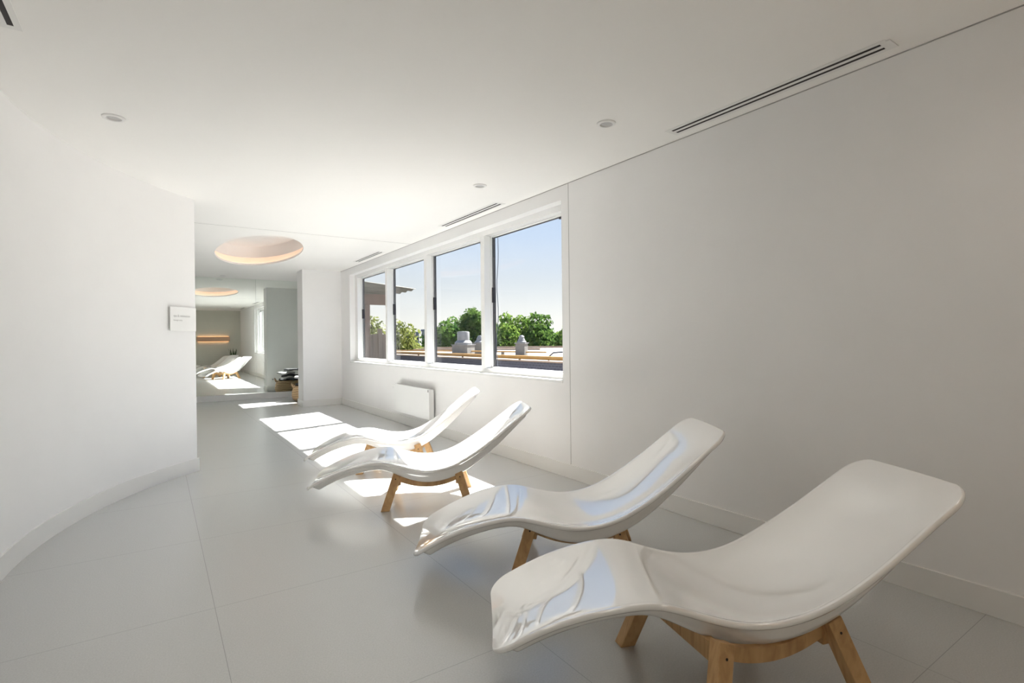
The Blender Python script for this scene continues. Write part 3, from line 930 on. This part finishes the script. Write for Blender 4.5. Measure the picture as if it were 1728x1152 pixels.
# distant flats
def flats(lab, x, y, rz, w, dpt, z1, m, rows, cols, tower=None):
    t = thing('apartment_block', lab, 'building', (x, y, 0), rz)
    MB().box(-w / 2, w / 2, -dpt / 2, dpt / 2, -8, z1).obj('wall', m, t)
    MB().box(-w / 2 - .2, w / 2 + .2, -dpt / 2 - .2, dpt / 2 + .2, z1, z1 + .35).obj('roof_edge', M_FLATS, t)
    for r in range(rows):
        for c_ in range(cols):
            xx = -w / 2 + (c_ + .5) * w / cols; zz = z1 - .9 - r * 1.9
            MB().box(xx - .35, xx + .35, -dpt / 2 - .03, -dpt / 2, zz - .9, zz).obj('window', M_PANE, t)
    if tower:
        MB().box(tower[0], tower[0] + tower[1], -1, 1, z1, z1 + tower[2]).obj('roof_tower', m, t)
    return t
flats('distant bluish block of flats above the trees in the second pane', 48.2, 112.2, math.radians(-24), 3.2, 4, 2.9, M_FLATS, 2, 4, (-1.2, .6, .5))
flats('distant grey block of flats with a roof tower in the second pane', 51.4, 110.2, math.radians(-24), 3.0, 4, 3.4, M_FLATS2, 2, 4, (-.4, 1.0, 1.2))

# trees beyond the roof
def tree(lab, x, y, top, blobs, leafm, seed, size=.34, per=420, squash=1.0):
    rnd = random.Random(seed)
    t = thing('leafy_tree', lab, 'tree', (x, y, -8), 0, 'trees beyond the roof')
    vs, fs = [], []
    for (bx, by, bz, r) in blobs:
        for k in range(int(per * r * r / 1.6)):
            dv = Vector((rnd.gauss(0, 1), rnd.gauss(0, 1), rnd.gauss(0, 1))).normalized()
            rr = r * (rnd.uniform(.55, 1.0) ** .5) * (1 + .18 * math.sin(5 * dv.x + 3 * dv.z + seed) * math.cos(4 * dv.y + bz))
            c = Vector((bx, by, bz + 8)) + Vector((dv.x * rr, dv.y * rr, dv.z * rr * squash))
            nn = (dv + Vector((rnd.gauss(0, .5), rnd.gauss(0, .5), rnd.gauss(0, .5)))).normalized()
            a = nn.orthogonal().normalized(); b = nn.cross(a)
            ang = rnd.uniform(0, 6.28)
            a, b = a * math.cos(ang) + b * math.sin(ang), b * math.cos(ang) - a * math.sin(ang)
            s = size * rnd.uniform(.6, 1.2)
            k0 = len(vs)
            vs += [tuple(c - a * s * .5), tuple(c + b * s * .32 + nn * s * .08), tuple(c + a * s * .5), tuple(c - b * s * .32 + nn * s * .08)]
            fs.append((k0, k0 + 1, k0 + 2, k0 + 3))
    me = bpy.data.meshes.new('crown'); me.from_pydata(vs, [], fs); me.materials.append(leafm)
    co = bpy.data.objects.new('crown', me); COL.objects.link(co); co.parent = t
    tr = MB().tube([(0, 0, 0), (.05, 0, 4), (0, .05, top + 8 - 1.0)], [.28, .2, .05], 8)
    for (bx, by, bz, r) in blobs:
        tr.tube([(0, 0, max(bz + 8 - r * 1.6, 2)), (bx * .6, by * .6, bz + 8 - r * .4), (bx, by, bz + 8)], [.09, .06, .02], 5)
    tr.obj('trunk', M_BARK, t, smooth=True)
    return t
def blobs(seed, n, sx, zc, sz, r0, r1):
    rnd = random.Random(seed)
    return [(rnd.uniform(-sx, sx), rnd.uniform(-sx, sx), zc + rnd.uniform(-sz, sz), rnd.uniform(r0, r1)) for _ in range(n)]
tree('slender yellow green tree behind the board fence in the leftmost pane', 11.6, 33.5, 2.7, [(0, 0, 2.3, .55), (.2, .1, 1.7, .8), (-.3, 0, 1.1, 1.0), (.5, .2, .6, 1.1), (-.4, 0, -.2, 1.2), (.3, 0, -.9, 1.1)], M_LEAF3, 3, .26, 620)
tree('second pale tree in the leftmost pane beside the first mullion', 13.2, 33.0, 2.3, [(0, 0, 2.0, .6), (.1, 0, 1.4, .9), (-.5, .1, .9, .9), (.3, .1, .5, 1.1), (-.3, 0, -.4, 1.2)], M_LEAF3, 8, .26, 620)
tree('airy yellow green tree at the left edge of the second pane', 14.2, 33.2, 2.2, [(-.2, 0, 1.9, .45), (.4, .1, 1.7, .35), (0, 0, 1.1, .6), (.35, 0, .5, .55), (-.2, 0, .2, .8), (0, 0, -.6, 1.0)], M_LEAF3, 12, .26, 400)
tree('low rounded tree in the second pane below the distant flats', 20.4, 46.6, .9, blobs(5, 7, 1.3, -.6, .7, .8, 1.1), M_LEAF2, 5, .36)
tree('low dark tree at the right edge of the second pane', 22.0, 46.0, .9, blobs(15, 6, 1.0, -.6, .6, .8, 1.1), M_LEAF, 15, .36)
tree('dark bushy tree left of the fat roof vent', 23.0, 45.0, 2.6, blobs(21, 11, 1.7, .4, 1.3, .9, 1.4), M_LEAF, 21, .38)
tree('tall dense tree behind the fat roof vent in the third pane', 25.0, 43.8, 4.3, blobs(33, 12, 1.6, 1.4, 1.7, .9, 1.4) + [(0, 0, 3.5, .8), (-.2, 0, 2.9, 1.1)], M_LEAF, 33, .38)
tree('bright tree right of the fat roof vent beside the third mullion', 26.6, 42.8, 3.2, blobs(41, 10, 1.5, .9, 1.5, .9, 1.3), M_LEAF2, 41, .38)
tree('dense tree at the left edge of the rightmost pane', 28.0, 41.6, 3.6, blobs(52, 12, 1.6, 1.1, 1.6, .9, 1.3) + [(-.6, 0, 3.1, .7)], M_LEAF2, 52, .38)
tree('low bright tree behind the slim square vent', 29.0, 40.4, 2.2, blobs(61, 9, 1.3, .3, 1.2, .9, 1.2), M_LEAF2, 61, .38)
tree('round dark tree right of the slim square vent', 30.3, 39.8, 3.4, blobs(73, 12, 1.3, 1.3, 1.3, .9, 1.3) + [(-1.3, -.4, 3.3, .45), (.1, 0, 2.8, .9)], M_LEAF, 73, .38)
tree('bright tree at the right edge of the rightmost pane', 32.2, 38.6, 2.4, blobs(84, 10, 1.4, .4, 1.2, .9, 1.2) + [(.2, 0, 1.6, .8)], M_LEAF2, 84, .38)
